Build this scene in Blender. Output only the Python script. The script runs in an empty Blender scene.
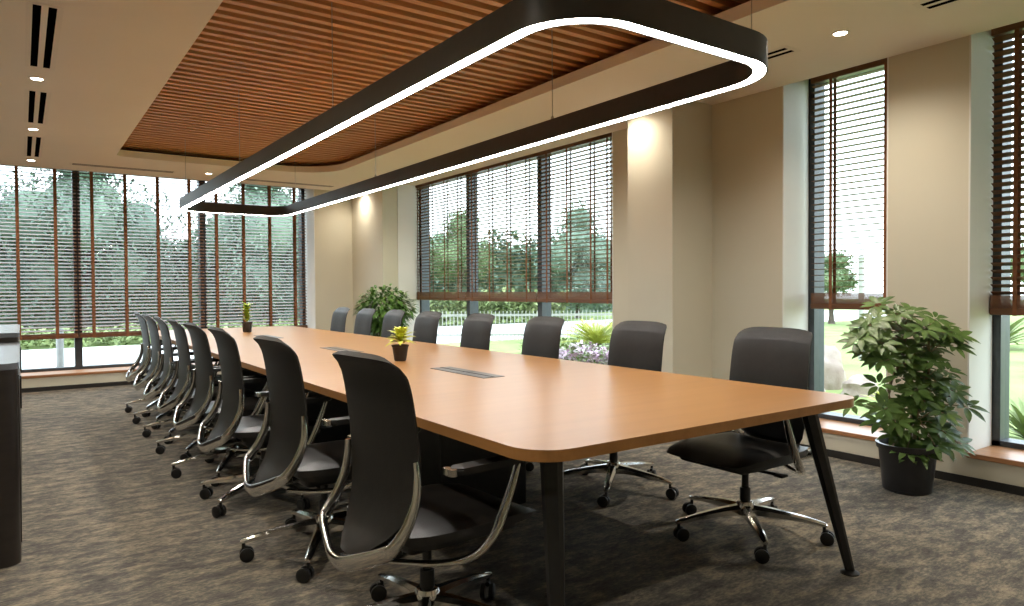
import bpy, bmesh, math, random
from mathutils import Vector, Matrix
random.seed(7)
C = bpy.context.scene.collection
PI = math.pi
R = math.radians

# ------------------------------------------------------------------ materials
def _mat(name):
    m = bpy.data.materials.new(name); m.use_nodes = True
    nt = m.node_tree
    return m, nt, nt.nodes['Principled BSDF']

def mat(name, c1, c2=None, scale=8, rough=.5, metal=0, stretch=(1, 1, 1), bump=0, bscale=None, detail=4, spec=.5, coat=0, rvar=0, p0=.3, p1=.7, trans=0):
    m, nt, b = _mat(name)
    c2 = c2 or tuple(x * .9 for x in c1)
    tc = nt.nodes.new('ShaderNodeTexCoord'); mp = nt.nodes.new('ShaderNodeMapping')
    mp.inputs['Scale'].default_value = stretch
    nt.links.new(tc.outputs['Object'], mp.inputs['Vector'])
    n = nt.nodes.new('ShaderNodeTexNoise'); n.inputs['Scale'].default_value = scale; n.inputs['Detail'].default_value = detail
    nt.links.new(mp.outputs['Vector'], n.inputs['Vector'])
    r = nt.nodes.new('ShaderNodeValToRGB')
    r.color_ramp.elements[0].position = p0; r.color_ramp.elements[1].position = p1
    r.color_ramp.elements[0].color = (*c1, 1); r.color_ramp.elements[1].color = (*c2, 1)
    nt.links.new(n.outputs['Fac'], r.inputs['Fac']); nt.links.new(r.outputs['Color'], b.inputs['Base Color'])
    b.inputs['Roughness'].default_value = rough; b.inputs['Metallic'].default_value = metal
    b.inputs['Specular IOR Level'].default_value = spec
    b.inputs['Coat Weight'].default_value = coat; b.inputs['Coat Roughness'].default_value = .2
    if trans: b.inputs['Transmission Weight'].default_value = trans
    if bump:
        n2 = nt.nodes.new('ShaderNodeTexNoise'); n2.inputs['Scale'].default_value = bscale or scale * 4; n2.inputs['Detail'].default_value = 3
        nt.links.new(mp.outputs['Vector'], n2.inputs['Vector'])
        bp = nt.nodes.new('ShaderNodeBump'); bp.inputs['Strength'].default_value = bump; bp.inputs['Distance'].default_value = .01
        nt.links.new(n2.outputs['Fac'], bp.inputs['Height']); nt.links.new(bp.outputs['Normal'], b.inputs['Normal'])
    return m

def emit(name, col, s):
    m = bpy.data.materials.new(name); m.use_nodes = True; nt = m.node_tree; nt.nodes.clear()
    o = nt.nodes.new('ShaderNodeOutputMaterial'); e = nt.nodes.new('ShaderNodeEmission')
    e.inputs['Color'].default_value = (*col, 1); e.inputs['Strength'].default_value = s
    nt.links.new(e.outputs[0], o.inputs[0]); return m

def glass_mat():
    m = bpy.data.materials.new('window_glass'); m.use_nodes = True; nt = m.node_tree; nt.nodes.clear()
    o = nt.nodes.new('ShaderNodeOutputMaterial'); mx = nt.nodes.new('ShaderNodeMixShader')
    t = nt.nodes.new('ShaderNodeBsdfTransparent'); t.inputs[0].default_value = (.93, .96, .96, 1)
    g = nt.nodes.new('ShaderNodeBsdfGlossy'); g.inputs['Roughness'].default_value = .02
    f = nt.nodes.new('ShaderNodeLayerWeight'); f.inputs['Blend'].default_value = .5
    pw = nt.nodes.new('ShaderNodeMath'); pw.operation = 'POWER'; pw.inputs[1].default_value = 5
    nt.links.new(f.outputs['Facing'], pw.inputs[0])
    md = nt.nodes.new('ShaderNodeMath'); md.operation = 'MULTIPLY_ADD'; md.inputs[1].default_value = .5; md.inputs[2].default_value = .025
    nt.links.new(pw.outputs[0], md.inputs[0]); nt.links.new(md.outputs[0], mx.inputs[0]); nt.links.new(t.outputs[0], mx.inputs[1]); nt.links.new(g.outputs[0], mx.inputs[2])
    nt.links.new(mx.outputs[0], o.inputs[0]); return m

def wood(name, ca, cb, cc, rough, axis='Y', scale=1.0, coat=0, spec=.5, rep=9, det=7):
    """long streaky grain running along `axis`"""
    m, nt, b = _mat(name)
    tc = nt.nodes.new('ShaderNodeTexCoord'); mp = nt.nodes.new('ShaderNodeMapping')
    s = {'X': (.35, rep, rep), 'Y': (rep, .35, rep), 'Z': (rep, rep, .35)}[axis]
    mp.inputs['Scale'].default_value = tuple(v * scale for v in s)
    nt.links.new(tc.outputs['Object'], mp.inputs['Vector'])
    n = nt.nodes.new('ShaderNodeTexNoise'); n.inputs['Scale'].default_value = 2.2; n.inputs['Detail'].default_value = det; n.inputs['Roughness'].default_value = .62
    nt.links.new(mp.outputs['Vector'], n.inputs['Vector'])
    r = nt.nodes.new('ShaderNodeValToRGB'); e = r.color_ramp.elements
    e[0].position = .28; e[0].color = (*ca, 1); e[1].position = .75; e[1].color = (*cc, 1)
    k = e.new(.5); k.color = (*cb, 1)
    nt.links.new(n.outputs['Fac'], r.inputs['Fac']); nt.links.new(r.outputs['Color'], b.inputs['Base Color'])
    b.inputs['Roughness'].default_value = rough; b.inputs['Coat Weight'].default_value = coat; b.inputs['Coat Roughness'].default_value = .15
    b.inputs['Specular IOR Level'].default_value = spec
    return m

def carpet_mat():
    m, nt, b = _mat('carpet_tiles')
    tc = nt.nodes.new('ShaderNodeTexCoord')
    def noise(scale, det, st, rg=.6):
        mp = nt.nodes.new('ShaderNodeMapping'); mp.inputs['Scale'].default_value = st
        nt.links.new(tc.outputs['Object'], mp.inputs['Vector'])
        n = nt.nodes.new('ShaderNodeTexNoise'); n.inputs['Scale'].default_value = scale; n.inputs['Detail'].default_value = det; n.inputs['Roughness'].default_value = rg
        nt.links.new(mp.outputs['Vector'], n.inputs['Vector']); return n
    a = noise(8.5, 9, (.75, 1.5, 1), .78); f = noise(60, 3, (.6, 1.4, 1)); w = noise(.7, 2, (1, 1, 1))
    mx = nt.nodes.new('ShaderNodeMath'); mx.operation = 'MULTIPLY_ADD'; mx.inputs[1].default_value = .35
    nt.links.new(f.outputs['Fac'], mx.inputs[0]); nt.links.new(a.outputs['Fac'], mx.inputs[2])
    m2 = nt.nodes.new('ShaderNodeMath'); m2.operation = 'MULTIPLY_ADD'; m2.inputs[1].default_value = .25
    nt.links.new(w.outputs['Fac'], m2.inputs[0]); nt.links.new(mx.outputs[0], m2.inputs[2])
    r = nt.nodes.new('ShaderNodeValToRGB'); e = r.color_ramp.elements
    e[0].position = .62; e[0].color = (.060, .058, .056, 1); e[1].position = .95; e[1].color = (.32, .275, .20, 1)
    k = e.new(.78); k.color = (.128, .120, .106, 1)
    nt.links.new(m2.outputs[0], r.inputs['Fac']); nt.links.new(r.outputs['Color'], b.inputs['Base Color'])
    b.inputs['Roughness'].default_value = .95; b.inputs['Specular IOR Level'].default_value = .2
    bp = nt.nodes.new('ShaderNodeBump'); bp.inputs['Strength'].default_value = .5; bp.inputs['Distance'].default_value = .006
    g = noise(180, 2, (1, 1, 1)); nt.links.new(g.outputs['Fac'], bp.inputs['Height']); nt.links.new(bp.outputs['Normal'], b.inputs['Normal'])
    return m
CARPET = [(.060, .058, .056, 1), (.128, .120, .106, 1), (.32, .275, .20, 1)]

M = {}
M['carpet'] = carpet_mat()
M['ceil'] = mat('painted_ceiling', (.90, .85, .77), (.875, .825, .745), scale=1.2, rough=.9, bump=.03, bscale=90)
M['wall'] = mat('cream_wall', (.63, .60, .49), (.60, .57, .46), scale=1.5, rough=.85, bump=.05, bscale=120)
M['white'] = mat('white_reveal', (.78, .78, .75), (.74, .74, .71), scale=3, rough=.7)
M['base'] = mat('black_skirting', (.012, .011, .010), (.02, .018, .016), rough=.5)
M['alu'] = mat('anthracite_frame', (.035, .045, .055), (.05, .06, .07), scale=20, rough=.4)
M['glass'] = glass_mat()
M['sill'] = wood('sill_wood', (.30, .13, .055), (.40, .19, .085), (.48, .25, .12), .35, 'Y')
M['sillx'] = wood('sill_wood_far', (.30, .13, .055), (.40, .19, .085), (.48, .25, .12), .35, 'X')
M['blind'] = wood('blind_slat_wood', (.11, .044, .019), (.16, .068, .030), (.22, .10, .046), .4, 'Y')
M['blindx'] = wood('blind_slat_wood_far', (.11, .044, .019), (.16, .068, .030), (.22, .10, .046), .4, 'X')
M['tape'] = mat('brown_ladder_tape', (.19, .070, .026), (.24, .09, .034), scale=60, rough=.8, bump=.2)
M['rail'] = wood('blind_rail_wood', (.10, .040, .017), (.15, .062, .027), (.20, .088, .04), .35, 'Y')
M['slat'] = wood('ceiling_slat_wood', (.56, .28, .12), (.68, .36, .165), (.78, .44, .21), .5, 'X', rep=14)
M['dark'] = mat('dark_backing', (.028, .015, .007), (.038, .020, .009), rough=.9)
M['table'] = wood('table_veneer', (.36, .170, .052), (.39, .190, .061), (.42, .210, .071), .285, 'X', rep=6, scale=.9, spec=1.0, det=4)
M['edge'] = wood('table_edge_band', (.33, .15, .042), (.38, .18, .055), (.43, .21, .068), .4, 'Y')
M['blackmetal'] = mat('black_powder_coat', (.010, .010, .010), (.016, .016, .016), scale=40, rough=.3)
M['ringmetal'] = mat('bronze_black_housing', (.028, .026, .024), (.036, .033, .030), scale=30, rough=.42, spec=.7)
M['chrome'] = mat('polished_aluminium', (.72, .71, .69), (.66, .65, .63), scale=6, rough=.14, metal=1)
M['chair'] = mat('black_leather', (.011, .0105, .010), (.016, .015, .014), scale=30, rough=.48, bump=.12, bscale=220, spec=.4)
M['seat'] = mat('black_seat_leather', (.009, .0085, .008), (.014, .013, .012), scale=30, rough=.36, bump=.1, bscale=160, spec=.5)
M['plastic'] = mat('black_plastic', (.006, .006, .006), (.010, .010, .010), scale=30, rough=.45)
M['pot'] = mat('black_plant_pot', (.010, .010, .011), (.018, .018, .019), scale=10, rough=.35)
M['potm'] = mat('matt_brown_black_pot', (.018, .013, .011), (.026, .02, .017), scale=25, rough=.6)
M['soil'] = mat('potting_soil', (.10, .07, .045), (.20, .15, .10), scale=60, rough=.95, bump=.8)
M['stem'] = mat('brown_green_stem', (.16, .13, .06), (.24, .19, .10), scale=30, rough=.7)
M['leaf'] = mat('dark_green_leaf', (.034, .08, .014), (.12, .21, .045), scale=9, rough=.45, spec=.5)
M['leaf2'] = mat('ficus_leaf', (.05, .14, .02), (.15, .29, .055), scale=14, rough=.4)
M['leafy'] = mat('yellow_green_leaf', (.46, .56, .06), (.86, .84, .18), scale=30, rough=.4)
M['leafl'] = mat('lime_leaf', (.20, .33, .03), (.36, .46, .05), scale=40, rough=.4)
M['hatch'] = mat('brushed_grey_flap', (.10, .095, .09), (.14, .13, .125), scale=5, rough=.4, metal=.6, stretch=(1, 40, 1))
M['slot'] = mat('black_slot', (.002, .002, .002), (.003, .003, .003), rough=.9, spec=0)
M['vent'] = mat('vent_frame_paint', (.86, .81, .73), (.83, .78, .70), rough=.7)
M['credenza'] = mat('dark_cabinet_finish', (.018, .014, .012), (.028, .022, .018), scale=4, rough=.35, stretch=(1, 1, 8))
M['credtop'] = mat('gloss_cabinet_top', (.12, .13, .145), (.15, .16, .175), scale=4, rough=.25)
M['wire'] = mat('steel_wire', (.55, .52, .48), (.45, .43, .4), rough=.3, metal=1)
M['ring_led'] = emit('ring_diffuser', (1, .955, .89), 27.0)
M['dl_led'] = emit('downlight_lens', (1, .90, .74), 30.0)
M['lawn'] = mat('lawn_grass', (.17, .24, .065), (.30, .35, .12), scale=1.3, rough=.95, detail=8, bump=.6, bscale=60)
M['pave'] = mat('pale_paving', (.62, .60, .57), (.70, .68, .65), scale=2, rough=.9)
M['tree'] = mat('tree_foliage', (.10, .16, .12), (.21, .28, .19), scale=.9, rough=.7)
M['tree2'] = mat('light_tree_foliage', (.12, .19, .09), (.22, .29, .14), scale=.9, rough=.7)
M['bark'] = mat('bark', (.08, .06, .045), (.14, .11, .085), scale=12, rough=.9, bump=.5)
M['hedge'] = mat('hedge_foliage', (.15, .21, .07), (.32, .36, .16), scale=2, rough=.8)
M['fence'] = mat('pale_fence_paint', (.40, .39, .37), (.34, .33, .31), rough=.6)
M['post'] = mat('grey_post', (.22, .22, .21), (.28, .28, .27), rough=.5)
M['rock'] = mat('garden_rock', (.26, .19, .15), (.46, .38, .33), scale=4, rough=.9, bump=.8)
M['flower'] = mat('mixed_blossom', (.20, .26, .10), (.55, .36, .48), scale=5, rough=.7, p0=.44, p1=.54)
M['palm'] = mat('palm_frond', (.34, .40, .06), (.62, .60, .14), scale=5, rough=.5)

# ------------------------------------------------------------------ mesh helpers
def obj(name, bm, m, parent=None, smooth=False, angle=None, loc=None):
    bmesh.ops.recalc_face_normals(bm, faces=bm.faces[:])
    me = bpy.data.meshes.new(name); bm.to_mesh(me); bm.free()
    for mm in (m if isinstance(m, (list, tuple)) else [m]): me.materials.append(mm)
    if smooth:
        for p in me.polygons: p.use_smooth = True
        me.set_sharp_from_angle(angle=R(angle or 40))
    o = bpy.data.objects.new(name, me); C.objects.link(o)
    if parent: o.parent = parent
    if loc: o.location = loc
    return o

def tag(o, label, cat, group=None, kind=None):
    o['label'] = label; o['category'] = cat
    if group: o['group'] = group
    if kind: o['kind'] = kind
    return o

def thing(name, label, cat, loc=(0, 0, 0), rz=0, group=None):
    o = bpy.data.objects.new(name, None); C.objects.link(o)
    o.location = loc; o.rotation_euler = (0, 0, rz); o.empty_display_size = .1
    return tag(o, label, cat, group)

def struct(name, bm, m, parent=None, **k):
    o = obj(name, bm, m, parent, **k); o['kind'] = 'structure'; return o

def box(bm, x0, x1, y0, y1, z0, z1, bev=0, seg=2, mi=0):
    r = bmesh.ops.create_cube(bm, size=1)
    vs = r['verts']
    for v in vs:
        v.co = Vector((x0 + (v.co.x + .5) * (x1 - x0), y0 + (v.co.y + .5) * (y1 - y0), z0 + (v.co.z + .5) * (z1 - z0)))
    fs = set(f for v in vs for f in v.link_faces)
    for f in fs: f.material_index = mi
    if bev:
        es = list(set(e for v in vs for e in v.link_edges))
        bmesh.ops.bevel(bm, geom=es, offset=bev, segments=seg, profile=.5, affect='EDGES')
    return vs

def tube(bm, pts, rad, n=10, sx=1.0, sy=1.0, up=Vector((0, 0, 1)), cap=True, mi=0):
    """swept tube; rad number or list; section scaled sx (side) sy (up)"""
    pts = [Vector(p) for p in pts]
    if not hasattr(rad, '__len__'): rad = [rad] * len(pts)
    rings = []
    for i, p in enumerate(pts):
        t = (pts[min(i + 1, len(pts) - 1)] - pts[max(i - 1, 0)]).normalized()
        s = t.cross(up)
        if s.length < 1e-3: s = t.cross(Vector((1, 0, 0)))
        s.normalize(); u = s.cross(t).normalized()
        rings.append([bm.verts.new(p + s * math.cos(2 * PI * k / n) * rad[i] * sx + u * math.sin(2 * PI * k / n) * rad[i] * sy) for k in range(n)])
    for a, b in zip(rings, rings[1:]):
        for k in range(n):
            f = bm.faces.new((a[k], a[(k + 1) % n], b[(k + 1) % n], b[k])); f.material_index = mi
    if cap:
        for q in (rings[0], rings[-1]):
            f = bm.faces.new(q); f.material_index = mi
    return rings

def smoothpath(pts, n=6):
    """Catmull-Rom"""
    P = [Vector(p) for p in pts]; P = [P[0] * 2 - P[1]] + P + [P[-1] * 2 - P[-2]]
    out = []
    for i in range(1, len(P) - 2):
        for k in range(n):
            t = k / n
            a, b, c, d = P[i - 1], P[i], P[i + 1], P[i + 2]
            out.append(.5 * ((2 * b) + (c - a) * t + (2 * a - 5 * b + 4 * c - d) * t * t + (3 * b - a - 3 * c + d) * t ** 3))
    out.append(P[-2]); return out

def lathe(bm, prof, n=24, cx=0, cy=0, close=True, mi=0):
    rings = []
    for r, z in prof:
        rings.append([bm.verts.new((cx + r * math.cos(2 * PI * k / n), cy + r * math.sin(2 * PI * k / n), z)) for k in range(n)])
    for a, b in zip(rings, rings[1:]):
        for k in range(n):
            f = bm.faces.new((a[k], a[(k + 1) % n], b[(k + 1) % n], b[k])); f.material_index = mi
    if close:
        for q in (rings[0], rings[-1]):
            f = bm.faces.new(q); f.material_index = mi
    return rings

def rrect(x0, x1, y0, y1, r, n=8):
    """rounded rectangle outline, counter-clockwise; r number or four (SW, SE, NE, NW)"""
    if not hasattr(r, '__len__'): r = [r] * 4
    out = []
    for (cx, cy, a0, rr) in ((x0 + r[0], y0 + r[0], PI, r[0]), (x1 - r[1], y0 + r[1], 1.5 * PI, r[1]), (x1 - r[2], y1 - r[2], 0, r[2]), (x0 + r[3], y1 - r[3], .5 * PI, r[3])):
        for k in range(n + 1):
            a = a0 + .5 * PI * k / n
            out.append((cx + rr * math.cos(a), cy + rr * math.sin(a)))
    return out

def prism(bm, outline, z0, z1, mi=0, side_mi=None):
    a = [bm.verts.new((x, y, z0)) for x, y in outline]; b = [bm.verts.new((x, y, z1)) for x, y in outline]
    n = len(a)
    f = bm.faces.new(a[::-1]); f.material_index = mi
    f = bm.faces.new(b); f.material_index = mi
    for k in range(n):
        f = bm.faces.new((a[k], a[(k + 1) % n], b[(k + 1) % n], b[k])); f.material_index = mi if side_mi is None else side_mi
    return a, b

def leaf(bm, p, d, up, L, W, droop=.3, fold=.25, seg=4, shape=None):
    """one leaf blade from p along d; curved down by droop"""
    d = d.normalized(); s = d.cross(up)
    if s.length < 1e-3: s = Vector((1, 0, 0))
    s.normalize(); u = s.cross(d).normalized()
    prev = None
    for i in range(seg + 1):
        t = i / seg
        w = W * .5 * (shape(t) if shape else math.sin(PI * min(1, .06 + t * .94)) ** .8 * (1.15 - .3 * t))
        c = p + d * L * t + Vector((0, 0, -1)) * droop * L * t * t
        row = [bm.verts.new(c - s * w + u * fold * w), bm.verts.new(c), bm.verts.new(c + s * w + u * fold * w)]
        if prev:
            bm.faces.new((prev[0], prev[1], row[1], row[0])); bm.faces.new((prev[1], prev[2], row[2], row[1]))
        prev = row

# ------------------------------------------------------------------ room dimensions (metres)
XR, YF, ZC = 4.75, 10.354, 2.75          # window wall, end wall, ceiling
XL, YN = -2.6, -1.8                      # walls out of frame
ZP = 2.87                                # top of blind pocket
XG, YG = 5.16, 10.86                     # glass planes
SILL = .20

# floor
bm = bmesh.new(); box(bm, XL - .1, XR + .55, YN - .1, YF + .65, -.12, 0)
struct('floor', bm, M['carpet'])

# ceiling with a rounded opening for the slatted coffer
CX0, CX1, CY0, CY1 = .893, 3.365, 1.25, 9.03
bm = bmesh.new()
hole = rrect(CX0, CX1, CY0, CY1, [.5, .5, .62, .10], 10)
outer = [(XL, YN), (XR, YN), (XR, YF), (XL, YF)]
def loop(pts, z): return [bm.verts.new((x, y, z)) for x, y in pts]
o_, h_ = loop(outer, ZC), loop(hole, ZC)
es = [bm.edges.new((q[k], q[(k + 1) % len(q)])) for q in (o_, h_) for k in range(len(q))]
bmesh.ops.triangle_fill(bm, use_beauty=True, edges=es)
h2 = loop(hole, ZC + .078)
h3 = loop(rrect(CX0 - .22, CX1 + .22, CY0 - .22, CY1 + .22, [.7, .7, .8, .3], 10), ZC + .078)
n = len(hole)
for a, b in ((h_, h2), (h2, h3)):
    for k in range(n): bm.faces.new((a[k], a[(k + 1) % n], b[(k + 1) % n], b[k]))
o2 = loop(outer, ZC + .06)
for k in range(4): bm.faces.new((o_[k], o_[(k + 1) % 4], o2[(k + 1) % 4], o2[k]))
struct('ceiling', bm, M['ceil'])
# roof slab above everything
bm = bmesh.new(); box(bm, XL - .1, XR + .6, YN - .1, YF + .7, 3.15, 3.3)
for (a, b, c, d) in ((XL - .1, CX0 - .23, YN, YF + .6), (CX1 + .23, XR + .5, YN, YF + .6), (CX0 - .24, CX1 + .24, YN, CY0 - .23), (CX0 - .24, CX1 + .24, CY1 + .23, YF + .6)):
    box(bm, a, b, c, d, 2.90, 3.15)
struct('ceiling_slab', bm, M['dark'])

# slatted timber coffer
t = thing('slatted_ceiling_panel', 'long brown timber slat panel recessed in the ceiling above the pendant ring light', 'ceiling panel', (2.145, 5.2, 2.88))
bm = bmesh.new()
y = -3.98
while y < 4.05:
    box(bm, -1.40, 1.40, y, y + .050, 0, .085); y += .1195
obj('slats', bm, M['slat'], t)
bm = bmesh.new(); box(bm, -1.42, 1.42, -4.1, 4.12, .09, .11)
obj('backing_panel', bm, M['dark'], t)

# walls
bm = bmesh.new()
WIN_R = [(1.08, 1.893, 'n'), (2.377, 3.17, 'n'), (5.03, 9.74, 'w')]       # openings in the window wall (Y ranges)
ys = [YN]
for a, b, _ in WIN_R: ys += [a, b]
ys.append(YF + .55)
for k in range(0, len(ys), 2): box(bm, XR, XR + .5, ys[k], ys[k + 1], 0, 3.15)
for a, b, _ in WIN_R:
    box(bm, XR, XR + .5, a, b, 0, SILL - .032); box(bm, XR, XR + .5, a, b, ZP, 3.15)
struct('wall_right', bm, M['wall'])
FX0, FX1 = -.95, 3.64
bm = bmesh.new()
box(bm, XL, FX0, YF, YF + .6, 0, 3.15); box(bm, FX1, XR, YF, YF + .6, 0, 3.15)
box(bm, FX0, FX1, YF, YF + .6, 0, SILL - .032); box(bm, FX0, FX1, YF, YF + .6, ZP, 3.15)
struct('wall_far', bm, M['wall'])
bm = bmesh.new(); box(bm, XL - .2, XL, YN - .2, YF + .6, 0, 3.15); struct('wall_left', bm, M['wall'])
bm = bmesh.new(); box(bm, XL, XR + .5, YN - .2, YN, 0, 3.15); struct('wall_near', bm, M['wall'])
bm = bmesh.new(); box(bm, 4.263, XR, 3.83, 4.33, 0, ZC); struct('wall_pier', bm, M['wall'])
bm = bmesh.new(); box(bm, 4.235, XR, 9.23, YF, 0, ZC); struct('wall_corner_pier', bm, M['wall'])

# white reveals
def trim(i, *b):
    bm = bmesh.new(); box(bm, *b); struct('trim_%d' % i, bm, M['white'])
trim(1, XR - .002, XR + .33, 1.883, 1.893, SILL, ZP)
trim(2, XR - .002, XR + .33, 3.160, 3.17, SILL, ZP)
trim(3, 4.47, XR + .001, 9.222, 9.232, .06, ZC)
trim(4, FX1 - .01, FX1, YF - .002, YF + .43, SILL, ZP)
trim(5, XR - .002, XR + .33, 9.73, 9.74, SILL, ZP)
trim(6, XR - .002, XR + .33, 5.03, 5.04, SILL, ZP)
trim(7, XR - .002, XR + .33, 2.377, 2.387, SILL, ZP)
# skirting
def skirt(name, boxes):
    bm = bmesh.new()
    for b in boxes: box(bm, *b, 0, .052)
    struct(name, bm, M['base'])
skirt('baseboard_right', [(XR - .008, XR + .002, YN, 3.83), (XR - .008, XR + .002, 4.33, 9.23), (4.255, 4.264, 3.822, 4.338), (4.255, XR, 3.822, 3.832)])
skirt('baseboard_far', [(XL, 4.235, YF - .008, YF + .002)])

# ------------------------------------------------------------------ windows
def window(i, along, a, b, plane, mull):
    """frame, mullions and panes of one opening; along = 'Y' (window wall) or 'X' (end wall)"""
    w = bpy.data.objects.new('window_%d' % i, None); C.objects.link(w); w['kind'] = 'structure'
    z0, z1 = SILL, ZP
    def bx(bm, u0, u1, z0, z1, d0, d1):
        if along == 'Y': box(bm, plane + d0, plane + d1, u0, u1, z0, z1)
        else: box(bm, u0, u1, plane + d0, plane + d1, z0, z1)
    bm = bmesh.new(); f = .055
    bx(bm, a, a + f, z0, z1, -.07, .07); bx(bm, b - f, b, z0, z1, -.07, .07)
    bx(bm, a, b, z0, z0 + .035, -.07, .07); bx(bm, a, b, z1 - .05, z1, -.07, .07)
    struct('frame', bm, M['alu'], w)
    cuts = [a + f]
    for m in mull:
        bm = bmesh.new(); bx(bm, m - .042, m + .042, z0 + .035, z1 - .05, -.07, .07); struct('mullion', bm, M['alu'], w)
        cuts += [m - .042, m + .042]
    cuts.append(b - f)
    for k in range(0, len(cuts), 2):
        bm = bmesh.new(); bx(bm, cuts[k], cuts[k + 1], z0 + .035, z1 - .05, -.004, .004); struct('pane', bm, M['glass'], w)
    return w
window(1, 'X', FX0, FX1, YG, [.605, 2.15])
window(2, 'Y', 5.03, 9.74, XG, [6.66, 8.30])
window(3, 'Y', 2.377, 3.17, XG, [])
window(4, 'Y', 1.08, 1.893, XG, [])
def sill(name, b, m):
    bm = bmesh.new(); box(bm, *b, SILL - .032, SILL, bev=.004); struct(name, bm, m)
sill('trim_8', (XR - .012, XG - .06, 1.08, 1.893), M['sill'])
sill('trim_9', (XR - .012, XG - .06, 2.377, 3.17), M['sill'])
sill('trim_10', (XR - .012, XG - .06, 5.03, 9.74), M['sill'])
sill('trim_11', (FX0, FX1, YF - .012, YG - .06), M['sillx'])

# ------------------------------------------------------------------ wooden venetian blinds
def blind(along, a, b, plane, zbot, tilt, tapes, label, sl=.05):
    """slats along `along` from a to b; tilt in degrees, positive = outer edge up"""
    w = b - a; mid = (a + b) / 2
    t = thing('venetian_blind', label, 'window blind', (plane, mid, ZP) if along == 'Y' else (mid, plane, ZP), PI / 2 * 0, 'brown wooden venetian blinds at the windows')
    def P(u, d, z): return Vector((d, u, z)) if along == 'Y' else Vector((u, d, z))
    h = w / 2
    def bx(bm, u0, u1, d0, d1, z0, z1, bev=0):
        if along == 'Y': box(bm, d0, d1, u0, u1, z0, z1, bev)
        else: box(bm, u0, u1, d0, d1, z0, z1, bev)
    bw = M['blind'] if along == 'Y' else M['blindx']
    bm = bmesh.new(); bx(bm, -h, h, -.030, .030, -.075, -.002, .004); obj('headrail', bm, M['rail'], t)
    bm = bmesh.new(); zr = zbot - ZP
    bx(bm, -h, h, -.027, .027, zr, zr + .045, .006)
    obj('bottom_rail', bm, M['rail'], t)
    bm = bmesh.new(); z = -.10; c, s = math.cos(R(tilt)), math.sin(R(tilt)); th = .0015
    ns = 15 if along == 'Y' else 4
    while z > zr + .050 + ns * .0052:
        q = []
        for dz in (-th, th):
            for d, zz in ((-sl / 2, -1), (sl / 2, 1)):
                for u in (-h + .004, h - .004):
                    q.append(bm.verts.new(P(u, d * c - dz * s, z + d * s + dz * c)))
        for f in ((0, 1, 3, 2), (4, 5, 7, 6), (0, 1, 5, 4), (2, 3, 7, 6), (0, 2, 6, 4), (1, 3, 7, 5)): bm.faces.new([q[i] for i in f])
        z -= .0455
    # the spare slats stacked on the rail
    for k in range(ns): bx(bm, -h + .004, h - .004, -sl / 2, sl / 2, zr + .046 + k * .0052, zr + .0500 + k * .0052)
    obj('slats', bm, bw, t)
    for u in tapes:
        u -= mid
        for d in (-1, 1):
            bm = bmesh.new(); e = d * (sl / 2 * c + .0035)
            tw = .012 if along == 'Y' else .018
            bx(bm, u - tw, u + tw, e - .0008, e + .0008, zr - .003, -.074)
            obj('ladder_tape', bm, M['tape'], t)
    return t
YB = 10.70
for a, b, tp, lb in ((-.92, .60, (-.62, -.03, .37), 'brown wooden blind on the end wall nearest the dark cabinet, leftmost of three'),
                     (.61, 2.145, (.775, 1.16, 1.555, 1.955), 'brown wooden blind on the end wall between the two dark mullions, middle of three'),
                     (2.155, 3.625, (2.315, 2.69, 3.07, 3.445), 'brown wooden blind on the end wall behind the small plant, beside the white corner')):
    blind('X', a, b, YB, .62, 21, tp, lb)
XB = 5.045
for a, b, tp, lb in ((5.045, 6.63, (5.40, 5.66, 6.06, 6.43), 'brown wooden blind of the wide side window, nearest panel beside the cream pier'),
                     (6.64, 8.25, (6.83, 7.24, 7.65, 8.08), 'brown wooden blind of the wide side window, middle panel between the two mullions'),
                     (8.26, 9.72, (8.45, 8.83, 9.28, 9.66), 'brown wooden blind of the wide side window, farthest panel above the bushy plant')):
    blind('Y', a, b, XB, 1.065, -7, tp, lb)
blind('Y', 2.39, 3.105, XB, 1.055, -3, (2.53, 2.94), 'brown wooden blind in the narrow window behind the tall potted plant')
blind('Y', 1.10, 1.878, XB, 1.04, -22, (1.22, 1.74), 'dark brown closed wooden blind at the right edge of the picture')

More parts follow.
